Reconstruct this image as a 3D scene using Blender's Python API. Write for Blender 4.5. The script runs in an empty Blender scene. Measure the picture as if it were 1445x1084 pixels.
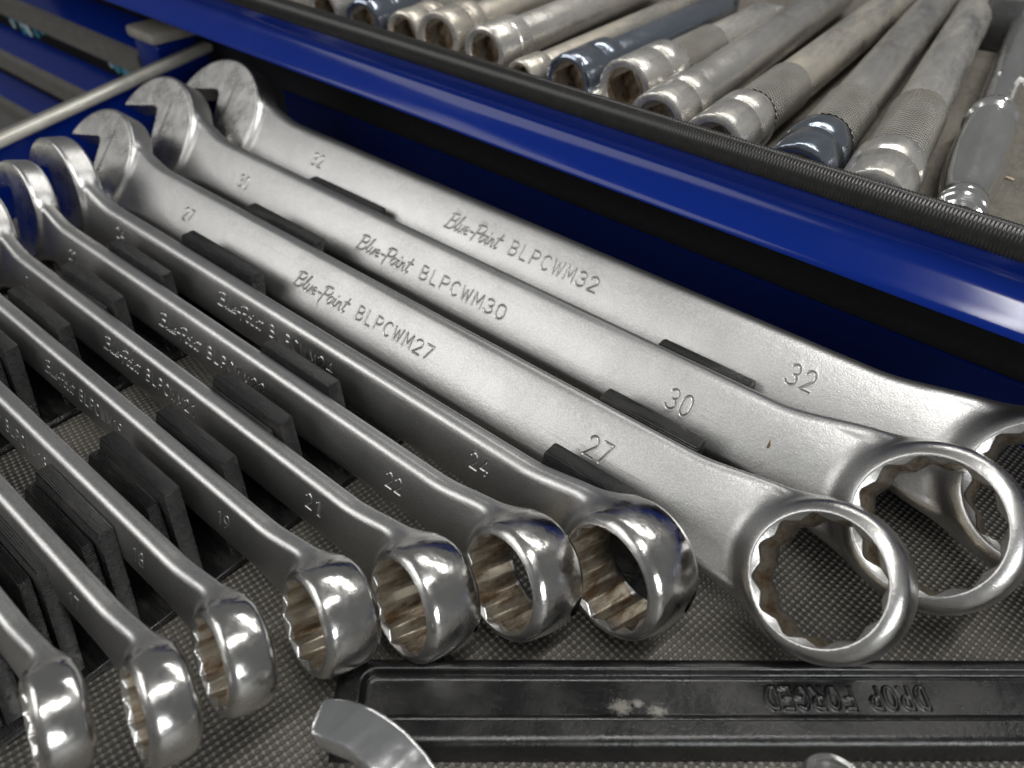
import bpy, bmesh, math, random
import numpy as np
from mathutils import Matrix, Vector
random.seed(7); rng = np.random.default_rng(7)
C = bpy.context.scene.collection
S = bpy.context.scene
MM = 0.001
# ------------------------------------------------------------------ camera, world, lamps, exposure
cam = bpy.data.cameras.new("camera"); co = bpy.data.objects.new("camera", cam); C.objects.link(co)
XC = ((0.77424365, 0.43384152, -0.46079095), (0.63246637, -0.50382676, 0.58834078), (0.02308785, -0.7469539, -0.66447485))
m = Matrix(((XC[0][0], -XC[0][1], -XC[0][2], 0), (XC[1][0], -XC[1][1], -XC[1][2], 0), (XC[2][0], -XC[2][1], -XC[2][2], 0.178), (0, 0, 0, 1)))
co.matrix_world = m
cam.sensor_width = 36; cam.lens = 25.98; cam.clip_start = 0.005; cam.clip_end = 20
cam.dof.use_dof = True; cam.dof.focus_distance = 0.208; cam.dof.aperture_fstop = 12.5
S.camera = co
w = bpy.data.worlds.new("World"); S.world = w; w.use_nodes = True
w.node_tree.nodes['Background'].inputs[0].default_value = (0.98, 0.99, 1.0, 1); w.node_tree.nodes['Background'].inputs[1].default_value = 0.125
def area(name, loc, tgt, sx, sy, power, col=(1, 1, 1)):
    l = bpy.data.lights.new(name, 'AREA'); l.shape = 'RECTANGLE'; l.size = sx; l.size_y = sy; l.energy = power; l.color = col
    o = bpy.data.objects.new(name, l); C.objects.link(o); o.location = loc
    o.rotation_euler = (Vector(tgt) - Vector(loc)).to_track_quat('-Z', 'Y').to_euler()
    return o
area("window_lamp", (-1.05, -0.95, 0.95), (-0.12, 0.12, 0.03), 1.2, 0.85, 7.0, (1.0, 0.99, 0.97))
area("side_window_lamp", (1.15, -0.45, 0.55), (-0.05, 0.08, 0.03), 0.7, 0.45, 8, (0.97, 0.99, 1.0))
area("ceiling_lamp", (0.15, 0.06, 1.25), (-0.02, 0.1, 0.02), 1.2, 0.08, 10, (1.0, 0.985, 0.96))
area("far_ceiling_lamp", (-0.25, 1.15, 1.15), (-0.12, 0.1, 0.03), 1.2, 0.10, 3.5, (1.0, 0.98, 0.94))
S.render.engine = 'CYCLES'
S.view_settings.view_transform = 'Standard'; S.view_settings.look = 'None'; S.view_settings.exposure = 0.24; S.view_settings.gamma = 1.0
S.cycles.max_bounces = 8

# ------------------------------------------------------------------ helpers
def empty(name, loc=(0, 0, 0), rot=(0, 0, 0)):
    o = bpy.data.objects.new(name, None); C.objects.link(o); o.location = [c * MM for c in loc]; o.rotation_euler = rot; o.empty_display_size = .01
    return o
def tag(o, label, cat, group=None, kind=None):
    if label: o['label'] = label
    if cat: o['category'] = cat
    if group: o['group'] = group
    if kind: o['kind'] = kind
    return o
def link(name, me, mat, parent=None, smooth=True):
    if mat is not None and not me.materials: me.materials.append(mat)
    o = bpy.data.objects.new(name, me); C.objects.link(o); o.parent = parent
    return o
def np_mesh(name, V, F, mat=None, parent=None, smooth=True, attr=None, grime=None):
    """V in mm, F an (n,4) or list of polygons"""
    me = bpy.data.meshes.new(name)
    V = np.asarray(V, dtype=np.float32) * MM
    if isinstance(F, np.ndarray):
        n, k = F.shape
        me.vertices.add(len(V)); me.vertices.foreach_set('co', V.ravel())
        me.loops.add(n * k); me.loops.foreach_set('vertex_index', F.astype(np.int32).ravel())
        me.polygons.add(n); me.polygons.foreach_set('loop_start', np.arange(0, n * k, k, dtype=np.int32))
        me.update(calc_edges=True); me.validate()
    else:
        me.from_pydata(V.tolist(), [], F)
    if smooth: me.polygons.foreach_set('use_smooth', np.ones(len(me.polygons), dtype=bool))
    if attr is not None:
        a = me.attributes.new('polish', 'FLOAT', 'POINT'); a.data.foreach_set('value', np.asarray(attr, dtype=np.float32))
    if grime is not None:
        a = me.attributes.new('grime', 'FLOAT', 'POINT'); a.data.foreach_set('value', np.asarray(grime, dtype=np.float32))
    me.update()
    return link(name, me, mat, parent)
def box_bm(bm, x0, x1, y0, y1, z0, z1, bev=0.4, top=None, segs=2):
    """box in mm; top=(x0,x1,y0,y1) of the upper face when tapered or leaning"""
    t = top or (x0, x1, y0, y1)
    vs = [bm.verts.new(Vector(p) * MM) for p in ((x0, y0, z0), (x1, y0, z0), (x1, y1, z0), (x0, y1, z0), (t[0], t[2], z1), (t[1], t[2], z1), (t[1], t[3], z1), (t[0], t[3], z1))]
    fs = [bm.faces.new([vs[i] for i in f]) for f in ((3, 2, 1, 0), (4, 5, 6, 7), (0, 1, 5, 4), (1, 2, 6, 5), (2, 3, 7, 6), (3, 0, 4, 7))]
    if bev:
        es = {e for f in fs for e in f.edges}
        bmesh.ops.bevel(bm, geom=list(es), offset=bev * MM, segments=segs, affect='EDGES', profile=0.5)
def bm_obj(name, bm, mat, parent=None, smooth=True, angle=35):
    me = bpy.data.meshes.new(name); bm.normal_update(); bm.to_mesh(me); bm.free()
    if smooth:
        me.polygons.foreach_set('use_smooth', np.ones(len(me.polygons), dtype=bool))
        me.set_sharp_from_angle(angle=math.radians(angle))
    return link(name, me, mat, parent)
def box(name, ext, mat, parent=None, bev=0.4, top=None):
    bm = bmesh.new(); box_bm(bm, *ext, bev=bev, top=top); return bm_obj(name, bm, mat, parent)
def extrude_x(name, prof, xs, mat, parent=None, angle=30, offs=None):
    """closed profile [(y,z)] swept along world X at stations xs (mm); offs(i)->scale from centroid"""
    P = np.array(prof, float); c = P.mean(0); n = len(P); V = []; F = []
    for i, x in enumerate(xs):
        q = P if offs is None else c + (P - c) * offs(i)
        V += [(x, a, b) for a, b in q]
    for i in range(len(xs) - 1):
        for j in range(n):
            F.append((i * n + j, i * n + (j + 1) % n, (i + 1) * n + (j + 1) % n, (i + 1) * n + j))
    F += [tuple(range(n))[::-1], tuple((len(xs) - 1) * n + j for j in range(n))]
    me = bpy.data.meshes.new(name); me.from_pydata((np.array(V) * MM).tolist(), [], F)
    bm = bmesh.new(); bm.from_mesh(me); bmesh.ops.recalc_face_normals(bm, faces=bm.faces); bm.to_mesh(me); bm.free()
    me.polygons.foreach_set('use_smooth', np.ones(len(me.polygons), dtype=bool)); me.set_sharp_from_angle(angle=math.radians(angle))
    return link(name, me, mat, parent)
def lathe(name, prof, mat, parent=None, seg=40, angle=40, closed=False):
    """profile [(s, r)] turned round local Y (s along Y), mm"""
    V = []; F = []
    for s, r in prof:
        for k in range(seg):
            a = 2 * math.pi * k / seg; V.append((r * math.cos(a), s, r * math.sin(a)))
    n = len(prof)
    for i in range(n if closed else n - 1):
        i2 = (i + 1) % n
        for k in range(seg):
            F.append((i * seg + k, i2 * seg + k, i2 * seg + (k + 1) % seg, i * seg + (k + 1) % seg))
    me = bpy.data.meshes.new(name); me.from_pydata((np.array(V) * MM).tolist(), [], F)
    bm = bmesh.new(); bm.from_mesh(me); bmesh.ops.recalc_face_normals(bm, faces=bm.faces); bm.to_mesh(me); bm.free()
    me.polygons.foreach_set('use_smooth', np.ones(len(me.polygons), dtype=bool)); me.set_sharp_from_angle(angle=math.radians(angle))
    return link(name, me, mat, parent)

# ------------------------------------------------------------------ materials
class NT:
    def __init__(s, name):
        s.m = bpy.data.materials.new(name); s.m.use_nodes = True; s.t = s.m.node_tree; s.n = s.t.nodes; s.l = s.t.links
        s.b = s.n['Principled BSDF']; s.tc = s.n.new('ShaderNodeTexCoord')
    def noise(s, scale, detail=3, rough=.55, vec=None, stretch=None):
        t = s.n.new('ShaderNodeTexNoise'); t.inputs['Scale'].default_value = scale; t.inputs['Detail'].default_value = detail; t.inputs['Roughness'].default_value = rough
        v = vec or s.tc.outputs['Object']
        if stretch:
            mp = s.n.new('ShaderNodeMapping'); mp.inputs['Scale'].default_value = stretch; s.l.new(v, mp.inputs[0]); v = mp.outputs[0]
        s.l.new(v, t.inputs['Vector']); return t.outputs['Fac']
    def ramp(s, fac, stops):
        r = s.n.new('ShaderNodeValToRGB'); e = r.color_ramp.elements
        while len(e) < len(stops): e.new(.5)
        for k, (p, c) in enumerate(stops):
            e[k].position = p; e[k].color = (c, c, c, 1) if not hasattr(c, '__len__') else (*c, 1)
        s.l.new(fac, r.inputs[0]); return r.outputs[0]
    def math(s, op, a, b=None):
        t = s.n.new('ShaderNodeMath'); t.operation = op
        for i, x in enumerate((a, b)):
            if x is None: continue
            if isinstance(x, (int, float)): t.inputs[i].default_value = x
            else: s.l.new(x, t.inputs[i])
        return t.outputs[0]
    def mix(s, fac, a, b):
        t = s.n.new('ShaderNodeMix'); t.data_type = 'RGBA'
        for i, x in ((0, fac), (6, a), (7, b)):
            if isinstance(x, (int, float)): t.inputs[i].default_value = x
            elif isinstance(x, tuple): t.inputs[i].default_value = (*x, 1)
            else: s.l.new(x, t.inputs[i])
        return t.outputs[2]
    def set(s, k, v):
        i = s.b.inputs[k]
        if isinstance(v, (int, float)): i.default_value = v
        elif isinstance(v, tuple): i.default_value = (*v, 1)
        else: s.l.new(v, i)
        return s
    def bump(s, h, strength, dist, prev=None):
        b = s.n.new('ShaderNodeBump'); b.inputs['Strength'].default_value = strength; b.inputs['Distance'].default_value = dist
        s.l.new(h, b.inputs['Height'])
        if prev: s.l.new(prev, b.inputs['Normal'])
        return b.outputs[0]
    def sep(s, v=None):
        t = s.n.new('ShaderNodeSeparateXYZ'); s.l.new(v or s.tc.outputs['Object'], t.inputs[0]); return t.outputs
    def attr(s, name):
        t = s.n.new('ShaderNodeAttribute'); t.attribute_name = name; return t.outputs['Fac']

def steel(name='satin_steel', col=(.52, .518, .51), rough=.40, grain=.24):
    t = NT(name); pol = t.attr('polish')
    g = t.noise(2000, 2, .6); st = t.noise(45, 5, .65); st2 = t.noise(14, 3)
    c = t.mix(t.ramp(st, [(.35, 0.), (.7, 1.)]), tuple(x * .80 for x in col), col)
    c = t.mix(t.ramp(t.noise(95, 5, .7), [(.66, 0.), (.8, .4)]), c, (.30, .26, .19))
    c = t.mix(t.math('MULTIPLY', t.ramp(g, [(.42, 0.), (.62, 1.)]), .38), c, tuple(min(1, x * 1.4) for x in col))
    c = t.mix(pol, c, t.mix(t.ramp(t.noise(70, 4, .7), [(.5, 0.), (.75, .35)]), (.62, .612, .59), (.42, .38, .30)))
    gm = t.math('MULTIPLY', t.attr('grime'), t.ramp(t.noise(160, 3), [(.3, .35), (.6, .85)]))
    c = t.mix(gm, c, (.10, .092, .075))
    t.set('Base Color', c).set('Metallic', t.math('SUBTRACT', 1.0, t.math('MULTIPLY', gm, .6)))
    r = t.math('ADD', rough - .08, t.math('MULTIPLY', st2, .16))
    pr = t.math('ADD', .12, t.math('MULTIPLY', t.ramp(t.noise(120, 4, .6), [(.3, 0.), (.7, 1.)]), .20))
    r = t.math('ADD', t.math('MULTIPLY', r, t.math('SUBTRACT', 1.0, pol)), t.math('MULTIPLY', pr, pol))
    t.set('Roughness', r)
    hs = t.math('MULTIPLY', g, t.math('SUBTRACT', 1.0, pol))
    scr = t.ramp(t.noise(420, 2, .5, stretch=(.05, 1, 1)), [(.66, 0.), (.70, 1.)])      # fine handling scratches along the shank
    n1 = t.bump(t.math('ADD', hs, t.math('MULTIPLY', scr, .35)), grain, .00022)
    n2 = t.bump(t.noise(300, 3), .12, .0006, n1)       # forging and handling dents
    n3 = t.bump(t.math('MULTIPLY', t.noise(105, 3, .6), pol), .11, .0028, n2)
    t.set('Normal', n3)
    return t.m
M = {}
M['steel'] = steel()
M['steel_dark'] = steel('satin_steel_oiled', (.56, .558, .55), .38, .2)
def bore():
    t = NT('worn_bore_steel')
    n = t.noise(240, 5, .7, stretch=(1, 1, .35)); c = t.mix(t.ramp(n, [(.42, 0.), (.62, 1.)]), (.50, .45, .36), (.16, .10, .055))
    t.set('Base Color', c).set('Metallic', .85).set('Roughness', t.ramp(n, [(.4, .28), (.65, .6)]))
    t.set('Normal', t.bump(n, .3, .0003)); return t.m
M['bore'] = bore()
def chrome(name, dust, dcol, base=(.62, .63, .64), rust=0.0, wave=.22):
    t = NT(name); n = t.noise(95, 6, .7, stretch=(1, .22, 1)); n2 = t.noise(420, 3, .6)
    fac = t.math('MULTIPLY', t.ramp(n, [(.30, .2), (.64, 1.)]), dust)
    c = t.mix(fac, base, dcol)
    if rust: c = t.mix(t.math('MULTIPLY', t.ramp(t.noise(38, 6, .8), [(.56, 0.), (.68, 1.)]), rust), c, (.17, .085, .04))
    t.set('Base Color', c).set('Metallic', t.math('SUBTRACT', 1.0, t.math('MULTIPLY', fac, .62)))
    t.set('Roughness', t.math('ADD', .08, t.math('MULTIPLY', fac, .38)))
    t.set('Normal', t.bump(t.noise(60, 3), wave, .004, t.bump(n2, .12, .0004))); return t.m
M['mirror'] = chrome('mirror_chrome', .24, (.34, .32, .28), (.66, .67, .66), wave=.10)
M['chrome'] = chrome('bright_chrome', .2, (.3, .28, .24))
M['dusty'] = chrome('dusty_chrome', .72, (.46, .43, .37), (.70, .69, .67))
M['dusty2'] = chrome('tan_dusty_chrome', .85, (.47, .42, .33), (.70, .68, .64), rust=.3)
M['dusty3'] = chrome('stained_chrome', .5, (.42, .385, .32), (.68, .67, .65), rust=.45)
M['blueish'] = chrome('dark_chrome', .28, (.22, .23, .25), (.27, .31, .38))
def knurl():
    t = NT('knurled_chrome'); x, y, z = t.sep()
    a = t.math('ARCTAN2', z, x)
    k = 26
    w1 = t.math('SINE', t.math('ADD', t.math('MULTIPLY', a, k), t.math('MULTIPLY', y, 3300.)))
    w2 = t.math('SINE', t.math('SUBTRACT', t.math('MULTIPLY', a, k), t.math('MULTIPLY', y, 3300.)))
    h = t.math('ADD', w1, w2)
    n = t.noise(60, 5, .7)
    c = t.mix(t.ramp(n, [(.3, .3), (.6, 1.)]), (.52, .52, .50), (.36, .335, .28)); c = t.mix(t.ramp(t.math('ADD', t.math('MULTIPLY', h, .25), .5), [(.25, .9), (.6, 0.)]), c, (.05, .045, .038))
    t.set('Base Color', c).set('Metallic', .6).set('Roughness', .38).set('Normal', t.bump(h, .9, .0003)); return t.m
M['knurl'] = knurl()
def paint(name, col, rough=.22):
    t = NT(name); n = t.noise(30, 5, .65)
    c = t.mix(t.ramp(n, [(.55, 0.), (.8, .3)]), col, tuple(min(1, x * 1.3 + .008) for x in col))
    t.set('Base Color', c).set('Roughness', t.math('ADD', rough - .05, t.math('MULTIPLY', n, .15)))
    t.set('Normal', t.bump(t.noise(18, 2), .06, .004)); t.b.inputs['Specular IOR Level'].default_value = .35
    return t.m
M['blue'] = paint('blue_paint', (.0008, .0145, .155), .13)
M['shaded_blue'] = paint('shaded_blue_paint', (.0018, .009, .075), .22)  # drawer blue darkened, so the side wall's shade sits in the colour
def plastic(name, col=(.005, .005, .005)):
    t = NT(name); x, y, z = t.sep()
    lay = t.math('SINE', t.math('MULTIPLY', z, 2 * math.pi / .00050))
    tope = t.math('SINE', t.math('MULTIPLY', y, 2 * math.pi / .00055))
    geo = t.n.new('ShaderNodeNewGeometry'); nx, ny, nz = t.sep(geo.outputs['True Normal'])
    up = t.ramp(nz, [(.8, 0.), (.92, 1.)])
    h = t.math('ADD', t.math('MULTIPLY', lay, t.math('SUBTRACT', 1., up)), t.math('MULTIPLY', tope, up))
    n = t.noise(260, 4, .7, stretch=(.25, 1, 1))
    c = t.mix(t.ramp(n, [(.55, 0.), (.75, .7)]), col, (.045, .042, .036))
    t.set('Base Color', c).set('Roughness', t.ramp(n, [(.35, .18), (.7, .42)]))
    t.set('Normal', t.bump(n, .25, .0006, t.bump(h, .8, .00016))); return t.m
M['print'] = plastic('printed_black_plastic')
def simple(name, col, rough, metal=0., bump=0., scale=400):
    t = NT(name); n = t.noise(scale, 4, .65)
    t.set('Base Color', t.mix(t.ramp(n, [(.4, 0.), (.8, .5)]), col, tuple(min(1, x * 1.8 + .01) for x in col))).set('Roughness', rough).set('Metallic', metal)
    if bump: t.set('Normal', t.bump(n, bump, .0004))
    return t.m
M['rubber'] = simple('black_ribbed_rubber', (.013, .0125, .012), .3, 0, .1)
M['blackplastic'] = simple('black_plastic', (.03, .03, .03), .4, 0, .1)
M['greyplastic'] = simple('grey_handle_plastic', (.11, .105, .095), .5, 0, .1, 120)
M['cap'] = simple('worn_cap_plastic', (.30, .28, .235), .5, 0, .1, 120)
M['alu'] = simple('aluminium_trim', (.66, .64, .56), .38, .55, .08, 200)
M['cyan'] = simple('cyan_strip', (.05, .30, .42), .2, 0, .5, 90)
M['pale'] = simple('pale_strip', (.42, .55, .62), .25, 0, .4, 90)
M['letter_highlight'] = simple('letter_highlight_white', (.75, .74, .70), .5)  # plain white stands in for highlights on the raised letters
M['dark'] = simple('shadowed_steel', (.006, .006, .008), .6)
M['crumb'] = simple('swarf_crumb', (.55, .45, .32), .5)
def forged():
    t = NT('black_forged_steel'); n = t.noise(700, 4, .7); n2 = t.noise(90, 4, .6)
    x, y, z = t.sep()
    c = t.mix(t.ramp(n2, [(.5, 0.), (.8, .6)]), (.005, .005, .005), (.020, .019, .017))
    scuffs = None                                          # the two pale rubbed patches on the panel
    for (cx, cy, r) in ((.0677, -.0118, .0030), (.0761, -.0128, .0026), (.0717, -.0108, .0016)):
        d = t.math('SQRT', t.math('ADD', t.math('POWER', t.math('MULTIPLY', t.math('SUBTRACT', x, cx), .75), 2.), t.math('POWER', t.math('SUBTRACT', y, cy), 2.)))
        f = t.ramp(t.math('ADD', t.math('DIVIDE', d, r * 1.5), t.math('MULTIPLY', t.math('SUBTRACT', t.noise(900, 5, .8), .5), 1.5)), [(.15, 1.), (.5, 0.)])
        scuffs = f if scuffs is None else t.math('MAXIMUM', scuffs, f)
    c = t.mix(t.math('MULTIPLY', scuffs, .5), c, (.36, .34, .30))
    t.set('Base Color', c).set('Roughness', t.ramp(n2, [(.3, .20), (.7, .38)]))
    t.set('Normal', t.bump(n2, .25, .0012, t.bump(n, .30, .00035))); return t.m
M['forged'] = forged()
def weave(name, base, dot, dust, pitch, rough=.38):
    t = NT(name); x, y, z = t.sep(); k = 2 * math.pi / (pitch * MM)
    wx = t.math('ADD', t.math('MULTIPLY', x, .8192), t.math('MULTIPLY', y, .5736)); wy = t.math('SUBTRACT', t.math('MULTIPLY', y, .8192), t.math('MULTIPLY', x, .5736))
    w = t.noise(150, 2)
    wx = t.math('ADD', wx, t.math('MULTIPLY', w, .0006))
    h = t.math('ADD', t.math('MULTIPLY', t.math('SINE', t.math('MULTIPLY', wx, k)), t.math('SINE', t.math('MULTIPLY', wy, k))), 0.)
    hh = t.ramp(t.math('ADD', t.math('MULTIPLY', h, .5), .5), [(.35, 0.), (.95, 1.)])
    big = t.noise(16, 5, .65)
    dd = t.ramp(big, [(.35, 0.), (.62, 1.)])
    c = t.mix(hh, base, dot); c = t.mix(t.math('MULTIPLY', dd, dust), c, (.20, .185, .155))
    c = t.mix(t.ramp(t.noise(900, 3, .7), [(.66, 0.), (.74, .7)]), c, (.32, .30, .26))
    t.set('Base Color', c).set('Roughness', t.math('SUBTRACT', rough + .15, t.math('MULTIPLY', hh, .22)))
    t.set('Normal', t.bump(t.math('ADD', hh, t.math('MULTIPLY', t.noise(2500, 2), .15)), 1.0, .00045)); return t.m
M['weave'] = weave('woven_liner', (.012, .0113, .0105), (.185, .174, .155), .5, 2.5, .34)
def felt():
    t = NT('dusty_foam_liner'); n = t.noise(500, 5, .75, stretch=(1, .4, 1)); n2 = t.noise(25, 4)
    c = t.mix(t.ramp(n, [(.3, 0.), (.7, 1.)]), (.07, .062, .052), (.16, .145, .12)); c = t.mix(t.ramp(n2, [(.5, 0.), (.75, .7)]), c, (.22, .20, .165))
    c = t.mix(t.ramp(t.noise(1300, 2, .7), [(.68, 0.), (.74, .8)]), c, (.5, .46, .38))
    t.set('Base Color', c).set('Roughness', .85).set('Normal', t.bump(n, .5, .0006)); return t.m
M['felt'] = felt()

# ------------------------------------------------------------------ stroke lettering (for stamping into steel)
def arc(cx, cy, rx, ry, a0, a1, n=9):
    return [(cx + rx * math.cos(math.radians(a0 + (a1 - a0) * k / n)), cy + ry * math.sin(math.radians(a0 + (a1 - a0) * k / n))) for k in range(n + 1)]
G = {
 '0': [arc(.3, .68, .27, .32, 0, 180) + arc(.3, .32, .27, .32, 180, 360) + [(.57, .68)]],
 '1': [[(.15, .78), (.36, 1), (.36, 0)]],
 '2': [arc(.3, .7, .27, .3, 165, -30) + [(.03, 0), (.6, 0)]],
 '3': [arc(.28, .745, .25, .255, 150, -85), arc(.28, .26, .29, .26, 90, -155)],
 '4': [[(.44, 0), (.44, 1), (.02, .3), (.6, .3)]],
 '5': [[(.54, 1), (.1, 1), (.06, .55)] + arc(.28, .32, .28, .32, 115, -150)],
 '6': [[(.47, 1), (.1, .5)] + arc(.3, .3, .27, .3, 150, 510)],
 '7': [[(.03, 1), (.58, 1), (.2, 0)]],
 '8': [arc(.3, .75, .23, .25, -90, 270), arc(.3, .26, .28, .26, 90, 450)],
 '9': [[(.13, 0), (.5, .5)] + arc(.3, .7, .27, .3, -30, 330)],
 'B': [[(.05, 0), (.05, 1), (.3, 1)] + arc(.3, .76, .22, .24, 90, -90) + [(.05, .52)], [(.3, .52)] + arc(.32, .26, .25, .26, 90, -90) + [(.05, 0)]],
 'L': [[(.08, 1), (.08, 0), (.52, 0)]],
 'P': [[(.05, 0), (.05, 1), (.32, 1)] + arc(.32, .73, .25, .27, 90, -90) + [(.05, .46)]],
 'C': [arc(.33, .5, .3, .5, 50, 310, 14)],
 'W': [[(0, 1), (.17, 0), (.34, .85), (.51, 0), (.68, 1)]],
 'M': [[(.03, 0), (.06, 1), (.33, .25), (.6, 1), (.63, 0)]],
 'D': [[(.05, 0), (.05, 1), (.25, 1)] + arc(.25, .5, .32, .5, 90, -90) + [(.05, 0)]],
 'R': [[(.05, 0), (.05, 1), (.32, 1)] + arc(.32, .74, .24, .26, 90, -90) + [(.05, .48)], [(.28, .48), (.56, 0)]],
 'O': [arc(.32, .5, .3, .5, 0, 360, 16)],
 'F': [[(.07, 0), (.07, 1), (.54, 1)], [(.07, .52), (.44, .52)]],
 'G': [arc(.33, .5, .3, .5, 50, 340, 14) + [(.62, .45), (.38, .45)]],
 'E': [[(.54, 0), (.07, 0), (.07, 1), (.54, 1)], [(.07, .52), (.46, .52)]],
 ' ': []}
# running hand for the maker's name: letters joined along the base line
SC = {
 'B': ([[(.1, 0), (.1, 1)], [(-.08, .9), (.1, 1), (.36, 1)] + arc(.36, .77, .16, .23, 90, -90, 6) + [(.1, .54)], [(.36, .54)] + arc(.38, .27, .2, .27, 90, -90, 6) + [(-.02, 0)]], .68),
 'l': ([[(.0, .1), (.12, .6), (.16, 1), (.08, .95), (.06, .3), (.14, 0), (.3, .12)]], .28),
 'u': ([[(.04, .5), (.04, .12), (.12, 0), (.24, .06), (.32, .5), (.32, .1), (.42, .02)]], .42),
 'e': ([[(.0, .22), (.26, .32)] + arc(.15, .28, .12, .24, 20, 300, 8) + [(.36, .1)]], .38),
 '-': ([[(.04, .36), (.3, .36)]], .36),
 'P': ([[(.1, -.12), (.1, 1)], [(-.08, .85), (.02, .98), (.34, 1)] + arc(.34, .73, .2, .27, 90, -90, 6) + [(.1, .46)]], .52),
 'o': ([arc(.18, .26, .15, .25, 90, 450, 10) + [(.4, .44)]], .42),
 'i': ([[(.06, .5), (.06, .08), (.14, 0), (.24, .1)], [(.08, .72), (.09, .76)]], .26),
 'n': ([[(.02, .5), (.04, 0), (.06, .34), (.18, .5), (.27, .42), (.28, .06), (.4, .04)]], .42),
 't': ([[(.12, .95), (.1, .1), (.18, 0), (.3, .1)], [(-.06, .64), (.32, .66)]], .36)}
def text_segs(txt, x0, width, h, v0, slant=0., gap=.24, script=False):
    """segments (n,4) in mm; text runs from x0 over the given width, centred on v0"""
    polys = []; x = 0
    for ch in txt:
        if script: st, adv = SC[ch]
        else:
            st = G[ch]; adv = {'1': .5, 'W': .68, 'M': .66, ' ': .35}.get(ch, .6) + gap
        for s in st: polys.append([(x + a, b) for a, b in s])
        x += adv
    tot = x - (0 if script else gap); k = width / tot; out = []
    for s in polys:
        p = [(x0 + a * k + slant * (b - .5) * h, v0 + (b - .5) * h) for a, b in s]
        out += [(*p[i], *p[i + 1]) for i in range(len(p) - 1)]
    return np.array(out)
def groove(PX, PV, segs, half):
    """distance to the nearest stroke on the rectilinear grid xs (sorted) x vs"""
    D = np.full((len(PX), len(PV)), 9.)
    for x1, y1, x2, y2 in segs:
        a = np.searchsorted(PX, min(x1, x2) - half); b = np.searchsorted(PX, max(x1, x2) + half)
        c = np.searchsorted(PV, min(y1, y2) - half); d = np.searchsorted(PV, max(y1, y2) + half)
        if b <= a or d <= c: continue
        X, Y = np.meshgrid(PX[a:b], PV[c:d], indexing='ij'); dx, dy = x2 - x1, y2 - y1; L = dx * dx + dy * dy + 1e-9
        t = np.clip(((X - x1) * dx + (Y - y1) * dy) / L, 0, 1)
        D[a:b, c:d] = np.minimum(D[a:b, c:d], np.hypot(X - x1 - t * dx, Y - y1 - t * dy))
    return D

# ------------------------------------------------------------------ implicit surfaces for the forged heads
def smin(a, b, k):
    h = np.clip(.5 + .5 * (b - a) / k, 0, 1); return b + (a - b) * h - k * h * (1 - h)
def surface_nets(f, lo, hi, h):
    ax = [np.arange(lo[i], hi[i] + h * .5, h, dtype=np.float32) for i in range(3)]
    n = [len(a) for a in ax]
    F = np.empty(n, np.float32)
    for i0 in range(0, n[0], 32):
        X, Y, Z = np.meshgrid(ax[0][i0:i0 + 32], ax[1], ax[2], indexing='ij'); F[i0:i0 + 32] = f(X, Y, Z)
    B = F < 0
    cs = [(i, j, k) for i in (0, 1) for j in (0, 1) for k in (0, 1)]
    sl = lambda A, c: A[c[0]:n[0] - 1 + c[0], c[1]:n[1] - 1 + c[1], c[2]:n[2] - 1 + c[2]]
    cnt = sum(sl(B, c).astype(np.int8) for c in cs)
    act = (cnt > 0) & (cnt < 8); idx = np.argwhere(act)
    ids = -np.ones(act.shape, np.int64); ids[act] = np.arange(len(idx))
    vals = {c: F[idx[:, 0] + c[0], idx[:, 1] + c[1], idx[:, 2] + c[2]] for c in cs}
    acc = np.zeros((len(idx), 3)); num = np.zeros(len(idx))
    for a in cs:
        for d in range(3):
            if a[d]: continue
            b = list(a); b[d] = 1; b = tuple(b); fa, fb = vals[a], vals[b]; mk = (fa < 0) != (fb < 0)
            t = np.where(mk, fa / np.where(mk, fa - fb, 1), 0); p = np.tile(np.array(a, float), (len(idx), 1)); p[:, d] += t
            acc += p * mk[:, None]; num += mk
    V = np.array(lo) + (idx + acc / num[:, None]) * h
    Q = []
    for d in range(3):
        e, g = [(1, 2), (2, 0), (0, 1)][d]
        sa = [slice(None)] * 3; sb = [slice(None)] * 3; sa[d] = slice(0, n[d] - 1); sb[d] = slice(1, n[d])
        A, Bb = B[tuple(sa)], B[tuple(sb)]; P = np.argwhere(A != Bb)
        ok = (P[:, e] > 0) & (P[:, e] < n[e] - 1) & (P[:, g] > 0) & (P[:, g] < n[g] - 1); P = P[ok]
        inside = A[P[:, 0], P[:, 1], P[:, 2]]
        def cid(de, dg):
            q = P.copy(); q[:, e] -= de; q[:, g] -= dg; return ids[q[:, 0], q[:, 1], q[:, 2]]
        q = np.stack([cid(1, 1), cid(0, 1), cid(0, 0), cid(1, 0)], 1); q[~inside] = q[~inside][:, ::-1]; Q.append(q)
    for _ in range(2):                                  # pull the vertices onto the surface
        e = .05; x, y, z = V[:, 0], V[:, 1], V[:, 2]; fv = f(x, y, z)
        g = np.stack([f(x + e, y, z) - f(x - e, y, z), f(x, y + e, z) - f(x, y - e, z), f(x, y, z + e) - f(x, y, z - e)], 1) / (2 * e)
        g2 = (g * g).sum(1); stp = np.clip(fv / np.maximum(g2, .2), -.3 * h, .3 * h); V = V - g * stp[:, None]
    return V, np.concatenate(Q)
def seam(V, xs, xb, h, f):
    """snap the open border of a head onto the plane where the shank grid starts"""
    b = xs
    V[b, 0] = xb
    for _ in range(3):
        x, y, z = V[b, 0], V[b, 1], V[b, 2]; e = .03; fv = f(x, y, z)
        gy, gz = (f(x, y + e, z) - f(x, y - e, z)) / (2 * e), (f(x, y, z + e) - f(x, y, z - e)) / (2 * e); g2 = np.maximum(gy * gy + gz * gz, .3)
        V[b, 1] -= gy * fv / g2; V[b, 2] -= gz * fv / g2
    return V

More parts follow.
